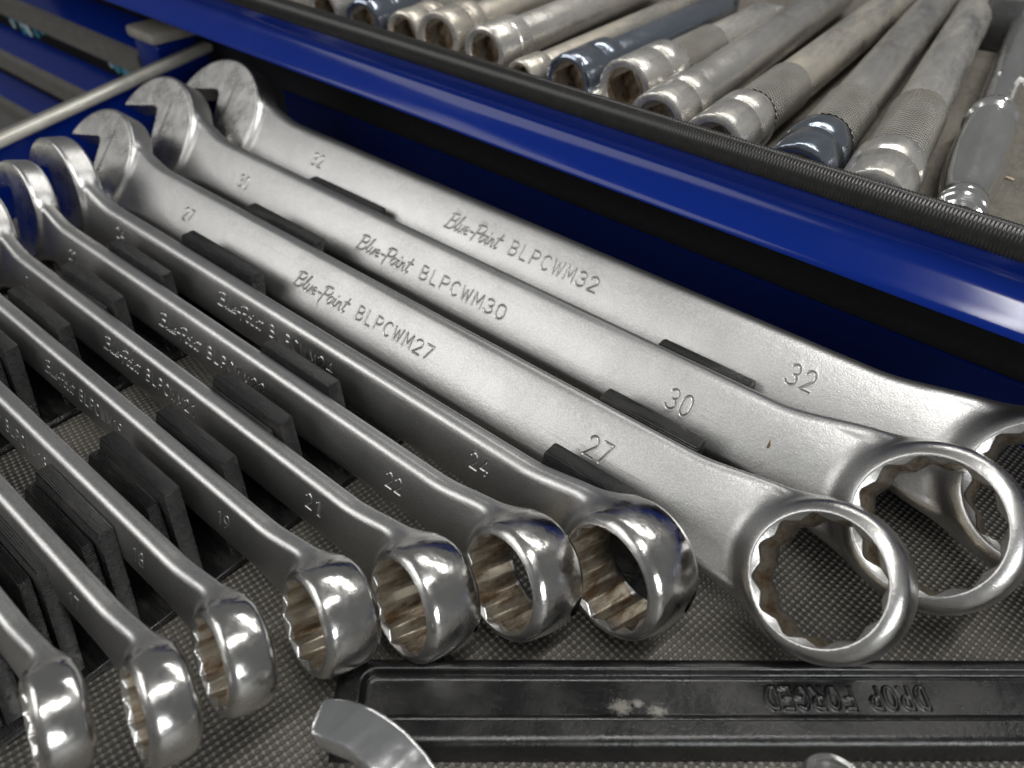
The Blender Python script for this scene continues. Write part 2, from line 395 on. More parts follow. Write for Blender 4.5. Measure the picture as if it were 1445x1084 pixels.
DEL = math.radians(13); SD, CD = math.sin(DEL), math.cos(DEL)
def spec(s, Uc, hw):
    d = dict(s=s, R=(.735 if s > 25 else .715) * s, T=.55 * s + 1.8 if s > 25 else .66 * s + 2. if s > 18.5 else .56 * s + 1., t=.28 * s, hw=hw, Uc=Uc, crown=1.0 if s > 25 else .3)
    d['n0'] = -d['T'] / 2 - d['R'] * SD; d['rc'] = (.36 if s > 25 else .40) * d['t']; d['Rh'] = 1.0 * s; d['vh'] = -1.5 if s > 25 else 1.0
    d['ub'] = 1.8 * s; d['uh'] = Uc - d['Rh'] - .9 * s
    return d
def sstep(a, b, x):
    t = np.clip((x - a) / (b - a), 0, 1); return t * t * (3 - 2 * t)
def shank_sd(q, u, v, n, hw):
    T = (q['t'] / 2 + q['crown'] * np.clip(1 - (v / q['hw']) ** 2, 0, 1)) / (q['t'] / 2)
    nn = (n - q['n0']) / T; a = np.abs(v) - hw + q['rc']; b = np.abs(nn) - q['t'] / 2 + q['rc']
    return np.minimum(np.maximum(a, b), 0) + np.hypot(np.maximum(a, 0), np.maximum(b, 0)) - q['rc']
def box_end_sd(q):
    s, R, T = q['s'], q['R'], q['T']; fl = .80 if s > 25 else .72
    def ring_co(x, v, n):
        x2 = x * CD + n * SD; a = -x * SD + n * CD + T / 2
        return x2, a
    def f(x, v, n):
        u = -x; hw = q['hw'] + (fl * R - q['hw']) * (1 - sstep(.62 * R, (1.6 if s > 25 else 1.5) * s, u))
        ds = shank_sd(q, u, v, n, hw); ds = np.maximum(ds, .45 * R - u)
        x2, a = ring_co(x, v, n); rho = np.hypot(x2, v); th = np.arctan2(v, x2)
        rc = .10 * s + .5; Ro = R - .05 * s * (2 * a / T) ** 2
        p = rho - Ro + rc; k = np.abs(a) - T / 2 + rc
        dr = np.minimum(np.maximum(p, k), 0) + np.hypot(np.maximum(p, 0), np.maximum(k, 0)) - rc
        d = smin(dr, ds, .22 * s)
        c6 = np.mod(th, math.pi / 3) - math.pi / 6; c6b = np.mod(th + math.pi / 6, math.pi / 3) - math.pi / 6
        rh = np.maximum(.503 * s / np.cos(c6), .503 * s / np.cos(c6b)); rh = np.minimum(rh, .57 * s)
        cone = .50 * s + np.maximum(0, np.abs(a) - (T / 2 - .075 * s)) * 1.15
        hole = np.minimum(rho - rh, rho - cone) * .9
        return np.maximum(d, -hole)
    return f, ring_co
JD = (math.cos(math.radians(15)), -math.sin(math.radians(15)))
def open_end_sd(q):
    s, Rh = q['s'], q['Rh']; ht = q['t'] / 2 + .07 * s
    def f(x, v, n):
        u = -x; hw = q['hw'] + (.66 * Rh - q['hw']) * sstep(q['Uc'] - Rh - .75 * s, q['Uc'] - .25 * Rh, u)
        ds = np.maximum(shank_sd(q, u, v, n, hw), u - (q['Uc'] - .3 * Rh))
        du, dv = u - q['Uc'], v - q['vh']
        r2 = np.hypot(du, dv) - Rh; k = np.abs(n - q['n0']) - ht; rr = 1.3
        p = r2 + rr; k2 = k + rr
        dh = np.minimum(np.maximum(p, k2), 0) + np.hypot(np.maximum(p, 0), np.maximum(k2, 0)) - rr
        d = smin(dh, ds, .11 * s)
        al = du * JD[0] + dv * JD[1]; ac = du * -JD[1] + dv * JD[0]; cr = .14 * s
        a = -(al + .05 * s) + cr; b = np.abs(ac) - s / 2 + cr
        slot = np.minimum(np.maximum(a, b), 0) + np.hypot(np.maximum(a, 0), np.maximum(b, 0)) - cr
        return np.maximum(d, -slot)
    return f
def shank_mesh(q, segs):
    s, t, hw, rc = q['s'], q['t'], q['hw'], q['rc']; flat = hw - rc
    vf = min(flat - .1, q.get('vf', 3.6)); fine = .19
    fv = np.linspace(-vf, vf, int(2 * vf / fine) + 1)
    left = [(-flat + (flat - vf) * k / 3) for k in range(3)]; right = [(vf + (flat - vf) * k / 3) for k in range(1, 4)]
    front = np.array(left + list(fv) + right); nf = len(front); i0 = 3; i1 = 3 + len(fv)
    P = [(v, t / 2) for v in front]
    def cor(cv, cn, a0):
        return [(cv + rc * math.cos(math.radians(a0 - 90 * k / 7)), cn + rc * math.sin(math.radians(a0 - 90 * k / 7))) for k in range(1, 8)]
    P += cor(flat, t / 2 - rc, 90); P += [(hw, 0)]; P += [(hw, -t / 2 + rc)] + cor(flat, -t / 2 + rc, 0)
    P += [(flat - 2 * flat * k / 6, -t / 2) for k in range(1, 7)]
    P += cor(-flat, -t / 2 + rc, -90) + [(-hw, 0), (-hw, t / 2 - rc)] + cor(-flat, t / 2 - rc, 180)[:-1]
    P = np.array(P); n = len(P)
    T = (t / 2 + q['crown'] * np.clip(1 - (P[:, 0] / hw) ** 2, 0, 1)) / (t / 2); P[:, 1] = P[:, 1] * T
    x0, x1 = -q['uh'], -q['ub']
    xs = set(np.arange(x0, x1 - .7, 2.)) | {x1}
    win = []
    for sg in segs:
        a, b = max(x0 + 1, sg[:, [0, 2]].min() - 1), min(x1 - 1, sg[:, [0, 2]].max() + 1); win.append((a, b))
        xs = {x for x in xs if not a - .1 < x < b + .1} | set(np.round(np.arange(a, b, fine), 4))
    xs = np.array(sorted(xs)); N = len(xs)
    V = np.empty((N, n, 3)); V[:, :, 0] = xs[:, None]; V[:, :, 1] = P[None, :, 0]; V[:, :, 2] = P[None, :, 1]
    V[:, :, 2] += q['n0']
    GR = np.zeros((N, n))
    if segs:
        wdt = .31 * (s / 27) ** .5; dep = .40 if s > 20 else .28
        D = groove(xs, fv, np.concatenate(segs), wdt + .3)
        V[:, i0:i1, 2] -= dep * (1 - sstep(.25 * wdt, wdt, D)) - .05 * np.exp(-((D - wdt * 1.25) / .14) ** 2)
        GR[:, i0:i1] = 1 - sstep(.15 * wdt, .95 * wdt, D)
    idx = np.arange(N * n).reshape(N, n); a = idx[:-1]; b = idx[1:]
    F = np.stack([a, b, np.roll(b, -1, 1), np.roll(a, -1, 1)], -1).reshape(-1, 4)
    return V.reshape(-1, 3), F[:, ::-1], GR.ravel()
def wrench(s, P, phi, Uc, hw, marks, label, hb=.42, hh=.6, mat='steel', polish=1.0):
    q = spec(s, Uc, hw); t = empty('combination_wrench', (P[0], P[1], P[2] + 178), (math.radians(phi), 0, 0))
    tag(t, label, 'wrench', 'combination wrenches standing in the printed racks')
    segs = []
    for mk in marks:
        kind, txt, u0, u1, h, v0 = mk
        segs.append(text_segs(txt, -u0, u0 - u1, h, v0, slant=.32 if kind == 's' else 0., script=kind == 's'))
    q['vf'] = max([h / 2 + abs(v0) for *_, h, v0 in marks], default=1) + .5 if marks else 1
    V, F, gr = shank_mesh(q, segs); np_mesh('shank', V, F, M[mat], t, attr=np.zeros(len(V)), grime=gr * (1. if s > 25 else .5))
    R, T = q['R'], q['T']
    f, rco = box_end_sd(q)
    V, F = surface_nets(f, (-q['ub'] - hb * .5, -R - 2, q['n0'] - q['t'] / 2 - R * SD - 3), (R + 2, R + 2, R * SD + 3), hb)
    V = seam(V, V[:, 0] < -q['ub'] + .5 * hb, -q['ub'], hb, f)
    x2, a = rco(V[:, 0], V[:, 1], V[:, 2]); rho = np.hypot(x2, V[:, 1])
    # the ring's outside is buffed bright, the shank side keeps the sand-blasted skin
    pol = sstep(.60 * s, .67 * s, rho) * sstep(-.95 * R, -.45 * R, x2) * polish + .35 * (1 - sstep(.60 * s, .67 * s, rho)) * sstep(-R, -.7 * R, x2)
    o = np_mesh('box_end', V, F, M[mat], t, attr=pol); me = o.data; me.materials.append(M['bore'])
    c = V[F].mean(1); cx, ca = rco(c[:, 0], c[:, 1], c[:, 2]); mi = ((np.hypot(cx, c[:, 1]) < .60 * s) & (np.abs(ca) < T / 2 - .085 * s)).astype(np.int32)
    if len(mi) == len(me.polygons): me.polygons.foreach_set('material_index', mi)
    me.set_sharp_from_angle(angle=math.radians(60))
    f = open_end_sd(q); Rh = q['Rh']; ht = q['t'] / 2 + .07 * s
    nx = int(round((Uc + Rh + 2 - q['uh']) / hh)) + 1; xa = -q['uh'] + hh * .5 - nx * hh
    V, F = surface_nets(f, (xa, q['vh'] - Rh - 2, q['n0'] - ht - 1.5), (-q['uh'] + hh * .5, q['vh'] + Rh + 2, q['n0'] + ht + 1.5), hh)
    V = seam(V, V[:, 0] > -q['uh'] - .5 * hh, -q['uh'], hh, f)
    rad = np.hypot(-V[:, 0] - Uc, V[:, 1] - q['vh'])
    o = np_mesh('open_end', V, F, M[mat], t, attr=.6 * (1 - sstep(Rh - .6, Rh + .6, rad)) * sstep(Uc - Rh * 1.02, Uc - Rh * .9, -V[:, 0]))
    o.data.set_sharp_from_angle(angle=math.radians(50))
    return t
def marks(s, num, numo, script, code, h, hn, v0=0., nw=None, brand=True):
    r = [('b', str(s), num + (nw or hn * .62), num - (nw or hn * .62), hn, v0)]
    if numo: r.append(('b', str(s), numo + hn * .52, numo - hn * .52, hn * .85, v0))
    if brand: r += [('s', 'Blue-Point', script[0], script[1], h * 1.2, v0), ('b', 'BLPCWM%d' % s, code[0], code[1], h, v0)]
    return r
LB = 'combination wrench stamped %d, '
wrench(32, (30.9, 182.4, -142.4), 47, 373, 14.0, marks(32, 67.6, 295, (214.6, 187.5), (183.3, 143.2), 5.4, 6.6, 2.0), LB % 32 + 'large satin one farthest back along the blue wall', .36, .55, polish=.5)
wrench(30, (10.1, 156.1, -146.2), 48.5, 365, 12.2, marks(30, 72, 291, (215.2, 186.5), (182, 141.3), 5.0, 6.4, -1.0), LB % 30 + 'satin, small brown spot beside its box end', .36, .55, polish=.5)
wrench(27, (-4.9, 124.7, -148.3), 45.7, 345, 12.4, marks(27, 65.2, 270, (199.6, 171.2), (166.9, 131), 4.8, 6.2, 0), LB % 27 + 'broad satin face, box end overhanging the black bar', .34, .55, polish=.55)
wrench(24, (-45.3, 96.6, -155.6), 76, 291, 9.2, marks(24, 48.6, 240.6, (173, 147.5), (144, 111.4), 4.6, 5.4, 1.6), LB % 24 + 'on edge, its ring just left of the 27 ring', .34, .6, 'steel_dark')
wrench(22, (-65, 79.5, -157.2), 71.5, 272, 8.5, marks(22, 44.8, 226, (163.1, 138.5), (134.8, 103.7), 4.4, 5.0, -.2), LB % 22 + 'on edge between the 24 and the 21', .34, .6, 'steel_dark')
wrench(21, (-80, 60, -159), 72, 250, 8.1, marks(21, 41.4, 209, (150.5, 128.5), (125, 97.4), 4.2, 4.8, 1.2), LB % 21 + 'on edge, ring touching the end of the black bar', .34, 1.0, 'steel_dark')
wrench(19, (-92.1, 41.5, -156.5), 72, 232, 7.4, marks(19, 41.6, 192, (138.5, 120), (117, 92), 4.0, 4.4, .4), LB % 19 + 'on edge, yellowish worn bore', .34, 1.0, 'steel_dark')
wrench(18, (-97.8, 21.8, -152.4), 72, 218, 7.0, marks(18, 38.1, 0, (131, 112), (109, 84.4), 3.9, 4.2, .3), LB % 18 + 'thin, its ring a bright shiny barrel', .34, 1.0, 'steel_dark')
wrench(17, (-99.3, 5.8, -151.2), 72, 206, 6.7, marks(17, 35.1, 0, (131, 112), (109, 84), 3.8, 4.0, .6), LB % 17 + 'thin, its ring covered in dented reflections', .34, 1.0, 'steel_dark')
wrench(16, (-111.0, -8.8, -149.2), 72, 194, 6.3, [], 'slim combination wrench at lower left whose ring is cut by the photo bottom', .36, 1.0, 'steel_dark')
wrench(15, (-122, -23.5, -149), 72, 182, 6.0, [], 'smallest combination wrench, a sliver of its ring in the bottom left corner', .5, 1.0, 'steel_dark')

# the small brown spot on the 30's shank
w30 = [o for o in C.objects if o.get('label', '').startswith('combination wrench stamped 30')][0]
q = spec(30, 365, 12.2); zz = lambda v: q['n0'] + q['t'] / 2 + q['crown'] * (1 - (v / 12.2) ** 2) + .02
ol = [(-43.2 + dx, -.4 + dy) for dx, dy in ((-.2, 1.9), (.1, .9), (.55, .3), (.5, -.6), (.1, -1.0), (-.35, -.7), (-.3, .2), (-.35, 1.0))]
np_mesh('rust_spot', [(a, b, zz(b)) for a, b in ol], [tuple(range(8))[::-1]], simple('rust_brown', (.10, .065, .02), .6), w30, smooth=False)
# ------------------------------------------------------------------ printed racks
def rack(label, xr, gaps, zs):
    x0, x1 = xr; t = empty('wrench_rack', ((x0 + x1) / 2, gaps[0][0], 0)); tag(t, label, 'tool rack', 'black printed wrench racks')
    ox, oy = (x0 + x1) / 2, gaps[0][0]
    def part(name, fn):
        bm = bmesh.new(); fn(bm); bmesh.ops.translate(bm, verts=bm.verts, vec=(-ox * MM, -oy * MM, 0)); return bm_obj(name, bm, M['print'], t)
    part('base', lambda bm: box_bm(bm, x0 - 3, x1 + 8, gaps[0][0] - 12, gaps[-1][1] + 12, .4, 3.0, .4))
    for (ya, yb, zt, lean, small) in gaps:
        def fn(bm):
            lo = zt - (2.4 if small else 0)
            b = lambda z: -(zt - z) * lean
            jx = random.uniform(-.6, .6); w = yb - ya
            if small:
                ym = ya + w * .42
                box_bm(bm, x0 - 2 + jx, x1 + 5 + jx, ya + b(2.8), ym - .25 + b(2.8), 2.8, lo, .4, top=(x0 + 1 + jx, x1 - 9 + jx, ya + b(lo), ym - .25 + b(lo)))
                box_bm(bm, x0 - 2 + jx, x1 + 6 + jx, ym + .25 + b(2.8), yb + b(2.8), 2.8, zt, .4, top=(x0 + jx, x1 - 7 + jx, ym + .25, yb))
            else:
                box_bm(bm, x0 - 1 + jx, x1 + 3 + jx, ya + b(2.8), yb + b(2.8), 2.8, zt, 1.0, top=(x0 + jx, x1 + jx, ya, yb))
        part('fin', fn)
Z0 = 178
sm = [(-9.0, -1.0, 27.0, .32, 1), (5.5, 13.2, 26.8, .32, 1), (20.3, 27.8, 26.2, .32, 1), (37.6, 46.2, 24.6, .32, 1), (54.2, 63.2, 23.2, .32, 1), (74.2, 83.0, 24.0, .32, 1), (93.0, 101.8, 25.4, .32, 1)]
rack('black printed rack under the box end halves of the smaller upright wrenches', (-180, -140), sm, None)
rack('black printed rack near the open jaws of the smaller upright wrenches', (-276, -233), sm[1:], None)
bg = [(116.5, 122.3, 28, .22, 0), (145.5, 151.2, 28.5, .55, 0), (178.0, 183.6, 28.5, .55, 0)]
rack('black printed rack nearest the stamped sizes of the three large leaning wrenches', (-80, -46.5), bg, None)
rack('black printed rack near the open jaws of the three large leaning wrenches', (-257, -212), bg, None)

# ------------------------------------------------------------------ main drawer
dr = empty('tool_chest', (0, 0, 0)); tag(dr, 'blue steel drawer full of wrenches with a pale metal lip at its left end', 'drawer')
box('bottom_panel', (-480, 300, -140, 246, -2, -.5), M['shaded_blue'], dr, bev=0)
wp = [(246, -1), (246, 20.4), (245.6, 21.2), (245.7, 22), (246.3, 22.4), (247.2, 22.3), (247.4, -1)]
extrude_x('side_wall', wp, [-362, 300], M['shaded_blue'], dr)
ea = math.atan2(.311, .95)
def endpiece(name, ext, mat, bev):
    bm = bmesh.new(); box_bm(bm, *ext, bev=bev, segs=3)
    bmesh.ops.rotate(bm, verts=bm.verts, cent=(0, 0, 0), matrix=Matrix.Rotation(ea, 3, 'Z')); bmesh.ops.translate(bm, verts=bm.verts, vec=(-.3738, .1036, 0))
    return bm_obj(name, bm, mat, dr)
endpiece('end_wall', (-9, -3.2, -165, 145, -1, 32), M['blue'], .8)
endpiece('trim_lip', (-8.5, -1.0, -168, 148, 31.2, 36.2), M['alu'], 1.6)
endpiece('trim_groove', (-7.0, -4.6, -166, 147, 36.0, 36.6), M['greyplastic'], .2)
ln = np_mesh('drawer_liner', [(-345, -130, 0), (290, -130, 0), (290, 245.5, 0), (-412, 245.5, 0)], [(0, 1, 2, 3)], M['weave'], None, smooth=False)
tag(ln, 'dark grey woven non-slip mat lying on the drawer floor under the wrenches', 'drawer liner')

# ------------------------------------------------------------------ black forged bar
def forged_bar():
    o = empty('forged_bar', (-86.6, 45.7, 0.2), (0, 0, math.atan2(.641, .768))); tag(o, 'black drop forged tool handle with raised rims lying across the mat below the box ends', 'tool handle')
    L, W, H = 215., 21.5, 8.5
    xs = np.unique(np.round(np.concatenate([np.arange(0, 12, .35), np.arange(12, 98, 1.2), np.arange(98, 144, .25), np.arange(144, L, 2)]), 3)); ys = np.arange(-W, .001, .25)
    seg = text_segs('DROP FORGED', 0, 38.5, 5.2, 0, gap=.3)
    sg = np.empty_like(seg); sg[:, 0] = 141.0 - seg[:, 0]; sg[:, 2] = 141.0 - seg[:, 2]; sg[:, 1] = -9.6 - seg[:, 1]; sg[:, 3] = -9.6 - seg[:, 3]
    D = groove(xs, ys, sg, .8)
    X, Y = np.meshgrid(xs, ys, indexing='ij')
    def rr(x0, y0, y1, r):
        a = np.maximum(x0 - X, -1e3) + r; b = np.maximum(Y - y1, y0 - Y) + r
        return np.minimum(np.maximum(a, b), 0) + np.hypot(np.maximum(a, 0), np.maximum(b, 0)) - r
    d = rr(0, -W, 0, 3.0); ed = np.clip(1 + d / 2.6, 0, 1); Zh = H - 2.6 + 2.6 * np.sqrt(np.clip(1 - ed ** 2, 0, 1)); Zh = np.where(d > -.05, 0, Zh)
    dp = rr(6.5, -W + 6.0, -3.4, 3.5)
    Zh = Zh - 1.9 * (1 - sstep(-.9, .3, dp)) + .35 * np.exp(-((dp + 1.3) / .35) ** 2)
    Zh = Zh + .55 * (1 - sstep(.2, .6, D))
    # rough forging skin
    V = np.stack([X, Y, Zh], -1); N, n = X.shape; idx = np.arange(N * n).reshape(N, n); V = V.reshape(-1, 3)
    F = np.stack([idx[:-1, :-1], idx[1:, :-1], idx[1:, 1:], idx[:-1, 1:]], -1).reshape(-1, 4)
    # skirt down to the mat
    rim = np.concatenate([idx[:, 0], idx[-1, 1:], idx[::-1, -1][1:], idx[0, ::-1][1:-1]]); lowv = V[rim].copy(); lowv[:, 2] = 0
    k = np.arange(len(rim)); lo = len(V) + k; F2 = np.stack([rim, lo, np.roll(lo, -1), np.roll(rim, -1)], 1)
    np_mesh('handle_body', np.concatenate([V, lowv]), np.concatenate([F, F2]), M['forged'], o)
    o.children[0].data.set_sharp_from_angle(angle=math.radians(50))
forged_bar()

# ------------------------------------------------------------------ two small chrome pieces in front
def chrome_jaw():
    o = empty('spanner_jaw', (-69, 30.5, 26)); tag(o, 'curved mirror chrome spanner jaw rising in front of the left end of the black bar', 'spanner')
    path = np.array([(-1.5, -1.2, .3), (1.8, .6, .6), (7, 2.8, .6), (14, 3.6, .0), (20.5, 3.0, -1.2), (27, 1.0, -2.6), (33, -2.5, -4.5), (38, -7.5, -6.5)]); wd = [3.6, 4.3, 4.6, 4.9, 5.1, 5.3, 5.3, 5.3]
    tt = np.linspace(0, len(path) - 1, 40); P = np.stack([np.interp(tt, range(len(path)), path[:, i]) for i in range(3)], 1)
    for _ in range(3): P[1:-1] = (P[:-2] + 2 * P[1:-1] + P[2:]) / 4
    W = np.interp(tt, range(len(path)), wd); V = []; F = []; n = 20
    for i in range(40):
        tg = P[min(i + 1, 39)] - P[max(i - 1, 0)]; tg /= np.linalg.norm(tg); side = np.cross((0, 0, 1), tg); side /= np.linalg.norm(side); up = np.cross(tg, side)
        for k in range(n):
            a = 2 * math.pi * k / n; c, s_ = math.cos(a), math.sin(a); e = .38
            V.append(P[i] + side * W[i] * math.copysign(abs(c) ** e, c) + up * (5.0 * min(1, W[i] / 3) * math.copysign(abs(s_) ** e, s_) * (.22 if s_ > 0 else 1.6)))
    for i in range(39):
        for k in range(n): F.append((i * n + k, i * n + (k + 1) % n, (i + 1) * n + (k + 1) % n, (i + 1) * n + k))
    F += [tuple(range(n))[::-1], tuple(39 * n + k for k in range(n))]
    np_mesh('jaw', V, F, M['chrome'], o)
chrome_jaw()
sr = empty('chrome_ring', (16.4, 89.0, 19), (math.radians(68), 0, math.radians(35))); tag(sr, 'small bright chrome ring peeping over the bottom edge below the black bar', 'ring')
lathe('ring_band', [(-2, 4.2), (-2, 5.4), (-1.2, 6.0), (1.2, 6.0), (2, 5.4), (2, 4.2), (1, 3.9), (-1, 3.9)], M['chrome'], sr, closed=True)

# ------------------------------------------------------------------ upper drawer, ribbed edge
ud = empty('tool_chest', (0, 0, 0)); tag(ud, 'upper blue drawer with black ribbed edge trim holding dusty extension bars', 'drawer')
lip = [(214.5, 78), (212.0, 77.5), (212.6, 74), (213.2, 71.5), (212.4, 69.4), (210.2, 67), (207.4, 64.6), (205, 62.4), (204, 61.2), (203.8, 60.4), (204.6, 60), (206.4, 60.2), (214, 60.6), (222, 60.8), (222, 78)]
extrude_x('front_lip', lip, [-700, -300, 300], M['blue'], ud, angle=60)
box('bottom_panel', (-700, 300, 222, 900, 56, 60.5), M['shaded_blue'], ud, bev=0)
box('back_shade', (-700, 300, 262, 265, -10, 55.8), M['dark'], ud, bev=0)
pr = [(219, 76.8), (219, 81.5), (218.2, 83.6), (216.8, 84.8), (215.2, 85), (213.6, 84.4), (212.4, 83), (211.8, 81), (211.8, 77.8), (212.4, 76.8)]
xs = np.arange(-600, 160, .34)
rb = extrude_x('ribbed_trim', pr, xs, M['rubber'], ud, angle=80, offs=lambda i: (1.0, 1.045, .985)[i % 3])
rb['kind'] = 'stuff'
fl = np_mesh('drawer_liner', [(-700, 222, 61), (300, 222, 61), (300, 900, 61), (-700, 900, 61)], [(0, 1, 2, 3)], M['felt'], None, smooth=False)
tag(fl, 'dusty brown grey foam mat under the extension bars in the upper drawer', 'drawer liner')

def socket_end(r, r_in_sq, L, mat, parent, s0):
    """barrel with a square drive hole, opening toward -Y at s0"""
    seg = 32; V = []; F = []
    def ringv(s, fn): V.extend([(fn(2 * math.pi * k / seg)[0], s, fn(2 * math.pi * k / seg)[1]) for k in range(seg)])
    circ = lambda R: (lambda a: (R * math.cos(a), R * math.sin(a)))
    def sq(h):
        def g(a):
            c, s_ = math.cos(a + .5), math.sin(a + .5); q = h / max(abs(c), abs(s_)); x, z = q * c, q * s_
            return (x * math.cos(.5) + z * math.sin(.5), -x * math.sin(.5) + z * math.cos(.5))
        return g
    rows = [(L, circ(r * .86)), (L - .6, circ(r * .97)), (L - 1.4, circ(r)), (L * .62, circ(r)), (L * .6, circ(r * .965)), (L * .57, circ(r * .965)), (L * .55, circ(r)), (1.4, circ(r)), (.5, circ(r * .97)), (0, circ(r * .88)), (.3, circ(r * .74)), (1.2, circ(r * .70)), (1.5, sq(r_in_sq)), (11, sq(r_in_sq)), (11.1, circ(.1))]
    for s, fn in rows: ringv(s0 + s, fn)
    for i in range(len(rows) - 1):
        for k in range(seg): F.append((i * seg + k, (i + 1) * seg + k, (i + 1) * seg + (k + 1) % seg, i * seg + (k + 1) % seg))
    me = bpy.data.meshes.new('socket_end'); me.from_pydata((np.array(V) * MM).tolist(), [], F)
    bm = bmesh.new(); bm.from_mesh(me); bmesh.ops.recalc_face_normals(bm, faces=bm.faces); bm.to_mesh(me); bm.free()
    me.polygons.foreach_set('use_smooth', np.ones(len(me.polygons), dtype=bool)); me.set_sharp_from_angle(angle=math.radians(38))
    o = link('socket_end', me, mat, parent); me.materials.append(M['bore'])
    me.polygons.foreach_set('material_index', np.array([1 if (i // seg) >= 11 else 0 for i in range(len(F))], dtype=np.int32))
def bar(P, Q, label, rc, rs, Lc, mat, kn=None, drive=True, cmat=None, start=0., seg_knob=None):
    rc *= 1.08; rs *= 1.1; kn = kn and (kn[0], kn[1], kn[2] * 1.08)
    P = np.array(P, float); Q = np.array(Q, float); d = Q - P; L = np.hypot(*d); yaw = -math.atan2(d[0], d[1])
    o = empty('extension_bar', (P[0], P[1], 61.3 + rc), (0, 0, yaw)); tag(o, label, 'extension bar', 'extension bars lying side by side in the upper drawer')
    mt = M[mat]; socket_end(rc, rc * .5, Lc, M[cmat or mat], o, start)
    s = start + Lc; tip = L - (9 if drive else 0)
    prof = [(s - .3, rs * .98), (s, rs)]
    if kn:
        k0, k1, rk = kn
        prof = [(s - .3, rk * .97), (k0 - .4, rk * .97), (k0, rs * .9)]
        lathe('shaft_neck', [(s - .3, rk * .95), (k0, rk * .95)], mt, o)
        lathe('knurled_band', [(k0, rk * .985), (k0 + .4, rk), (k1 - .8, rk), (k1, rs)], M['knurl'], o, seg=64)
        lathe('shaft', [(k1, rs), (k1 + 12, rs * .98), (tip - 3, rs * .98), (tip, rs * .85), (tip, .1)], mt, o)
    else:
        lathe('shaft', [(s - .3, rs * .97), (s + 1, rs), (tip - 3, rs), (tip, rs * .85), (tip, .1)], mt, o)
    if drive:
        h = rs * .62; box('drive_tip', (-h, h, tip - .5, tip + 10, -h, h), mt, o, bev=.8)
        o.children[-1].rotation_euler = (0, .5, 0)
        bpy.context.view_layer.update()
    return o
EB = 'extension bar '
bar((-322, 250), (-345, 400), 'short ' + EB + 'with bright dusty end, leftmost in the upper drawer', 9, 6.5, 24, 'dusty', (30, 60, 7.5))
bar((-290, 247), (-318, 390), 'dark blue chrome ' + EB + 'with knurled grip, second from left in the upper drawer', 9.5, 7, 26, 'blueish', (38, 70, 8))
bar((-266, 250), (-288, 420), 'pale tan ' + EB + 'between the dark blue chrome one and one with a round hole', 9, 7.5, 24, 'dusty2', (26, 60, 8.4))
bar((-246, 252), (-262, 372), 'pale worn ' + EB + 'with a thick socket end and thin shaft at the left', 10.5, 6.8, 26, 'dusty2')
bar((-219.5, 253), (-231, 417), 'dusty ' + EB + 'with open square hole, just left of the thin tan one', 10, 8, 24, 'dusty', kn=None, cmat='dusty')
bar((-194.5, 247), (-199, 399), 'thin tan ' + EB + 'with a small end, squeezed in left of the dark mirror one', 6.8, 5.6, 16, 'dusty2')
o = bar((-172.5, 250), (-175.5, 398), 'dark mirror chrome ' + EB + 'with a ball at its far tip', 9.8, 7.6, 30, 'blueish')
bar((-148.4, 254), (-149.5, 392), 'grey ' + EB + 'with a rusty square hole and a knurled grip', 11, 7.8, 33, 'dusty', (36, 72, 8.8))
bar((-123.5, 236), (-142, 470), 'smooth thick ' + EB + 'with one dark spot on its long shaft', 10.3, 8.6, 30, 'dusty3', cmat='dusty')
bar((-98.4, 231), (-113, 494), 'long sandy ' + EB + 'with a stepped end, third from the right', 10.6, 8.4, 30, 'dusty2', (34, 72, 9.2), cmat='dusty')
bar((-67.5, 227), (-99.5, 528), 'long rust spotted ' + EB + 'with dark end and coarse knurling, second from right', 10.6, 8.6, 30, 'dusty3', (34, 70, 9.4), cmat='blueish')
bar((-42.8, 224), (-81, 525), 'long streaked ' + EB + 'with flattened neck, rightmost beside the shiny ratchet handle', 10.8, 8.8, 32, 'dusty', (34, 84, 9.6))
th = empty('socket_tip', (-160, 245, 66.5), (0, 0, .03)); tag(th, 'small dusty round tool tip tucked between the dark mirror bar and the grey bar', 'tool tip')
lathe('tip_barrel', [(0, .1), (0, 2.6), (.6, 3.6), (2, 4.2), (30, 4.4), (30.5, .1)], M['dusty'], th, seg=28)
# ratchet handle
rh = empty('ratchet_handle', (-19.5, 232, 73), (0, 0, math.atan2(34, 267))); tag(rh, 'shiny chrome ratchet handle with ringed collar right of the extension bars', 'ratchet')
pf = [(0, .1), (0, 5.6), (1, 6.9), (4, 7.4), (4.6, 6.7), (5.4, 7.6), (8.6, 7.6), (9.4, 6.8), (10, 7.4), (13, 7.2), (14.5, 6.4), (18, 6.7), (26, 7.8), (38, 8.6), (52, 9.0), (66, 8.9), (80, 8.6), (84, 8.3), (85, 8.1), (86, 9.2), (89, 9.2), (90, 8.3), (91, 8.9), (94, 8.6), (96, 7.4), (102, 6.6), (240, 6.4), (241, .1)]
g = lathe('handle_grip', pf, M['mirror'], rh, seg=72, angle=35)
for v in g.data.vertices:                                # long shallow flutes along the swelling of the grip
    y = v.co.y / MM; k = float(sstep(18, 30, y) * (1 - sstep(76, 85, y))) * .045 + float(sstep(100, 110, y)) * .03
    a = math.atan2(v.co.z, v.co.x); f = 1 + k * math.cos(7 * a + .6); v.co.x *= f; v.co.z *= f
for k in range(6):
    b = box('raised_lettering', (.3, 2.9, 124 + k * 2.1, 125.1 + k * 2.1, 5.0, 6.5 - .12 * (k % 2)), M['letter_highlight'], rh, bev=.15)
    b.rotation_euler = (0, math.radians(14), (-.12, .1, -.05, .14)[k % 4] * .3)
bx = empty('clip_block', (-60, 455, 61.2), (0, 0, .12)); tag(bx, 'black plastic block at the top right corner behind the ratchet handle', 'clip')
box('block_body', (-9, 12, 0, 42, 0, 24), M['blackplastic'], bx, bev=2.2, top=(-7, 10, 4, 40))
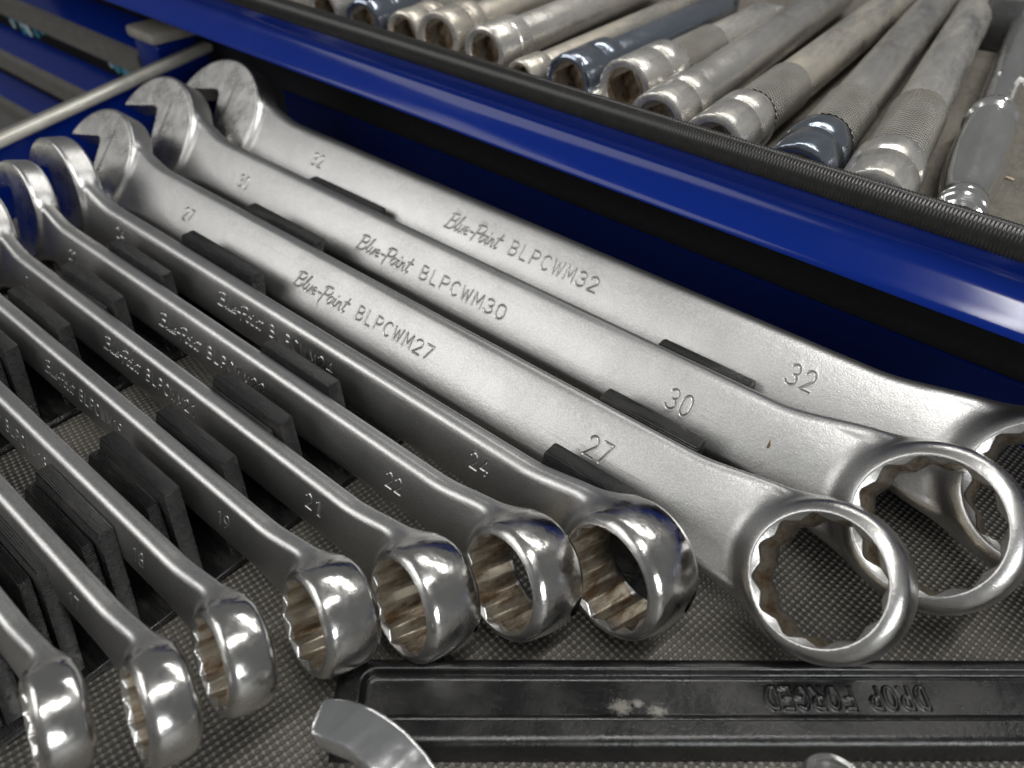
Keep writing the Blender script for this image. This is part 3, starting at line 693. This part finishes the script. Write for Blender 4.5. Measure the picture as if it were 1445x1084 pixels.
for x, y, lab in ((-46, 322, 'pale metal crumb lying between the two rightmost extension bars'), (-16, 305, 'tiny bright crumb on the mat left of the ratchet lettering'), (-4, 238, 'tiny tan crumb on the dusty mat right of the ratchet collar')):
    b = box('swarf_crumb', (-1.6, 1.4, -.4, .5, 0, .6), M['crumb'], None, bev=.15); b.location = (x * MM, y * MM, .0612); b.rotation_euler = (0, 0, random.uniform(0, 3))
    tag(b, lab, 'crumb', 'metal crumbs on the foam mat')

# ------------------------------------------------------------------ drawers of the next cabinet, far left
cab = empty('tool_cabinet', (-489, 230, 0)); tag(cab, 'blurred blue cabinet beyond the pale lip, three drawers with grey handle strips', 'cabinet')
for k, zt in enumerate((16.5, -35, -86)):
    x0, x1 = -520, (0, 40, 60)[k]
    t = extrude_x('drawer', [(20, zt + 14), (5, zt + 1), (4, zt - 2), (16, zt - 4), (22, zt + 12)], [x0, x1], M['blue'], cab)
    extrude_x('handle_strip', [(-1, zt), (0, zt - 13), (2, zt - 15), (8, zt - 15), (9, zt - 3), (4, zt + 2)], [x0, x1], M['greyplastic'], t, angle=25)
    for j, xx in enumerate(((-52, -38, -24, -10, -205, -190, -175), (-30, -75, -150, -165), ())[k]):
        for q in range(4):  # narrow cyan and pale strips below the handle strip
            x_ = xx + q * 3.2 + random.uniform(-.6, .6); l_ = random.uniform(6, 15); tl = random.uniform(-2.5, 2.5); y_ = 6 + random.uniform(-2, 3); w_ = random.uniform(.7, 1.6)
            np_mesh('thin_strip', [(x_ - w_, y_, zt - 12), (x_ + w_, y_ + .8, zt - 12), (x_ + w_ + tl, y_ + 1.2, zt - 12 - l_), (x_ - w_ + tl, y_ + .2, zt - 12 - l_), (x_ - w_ + tl * .4, y_ - .9, zt - 12 - l_ * .5), (x_ + w_ + tl * .4, y_ - .2, zt - 12 - l_ * .5)], [(0, 4, 5, 1), (4, 3, 2, 5)], M['cyan'] if random.random() < .6 else M['pale'], t, smooth=False)
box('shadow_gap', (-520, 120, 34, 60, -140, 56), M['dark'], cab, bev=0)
t = box('corner_post', (8, 34, -4, 25, -120, 31), M['blue'], cab, bev=3)
box('post_cap', (6, 36, -6, 26, 31, 38), M['cap'], t, bev=2.5)
gr = np_mesh('floor', [(-4000, -4000, -600), (4000, -4000, -600), (4000, 4000, -600), (-4000, 4000, -600)], [(0, 1, 2, 3)], simple('workshop_floor', (.18, .18, .175), .6), None, smooth=False); gr['kind'] = 'structure'
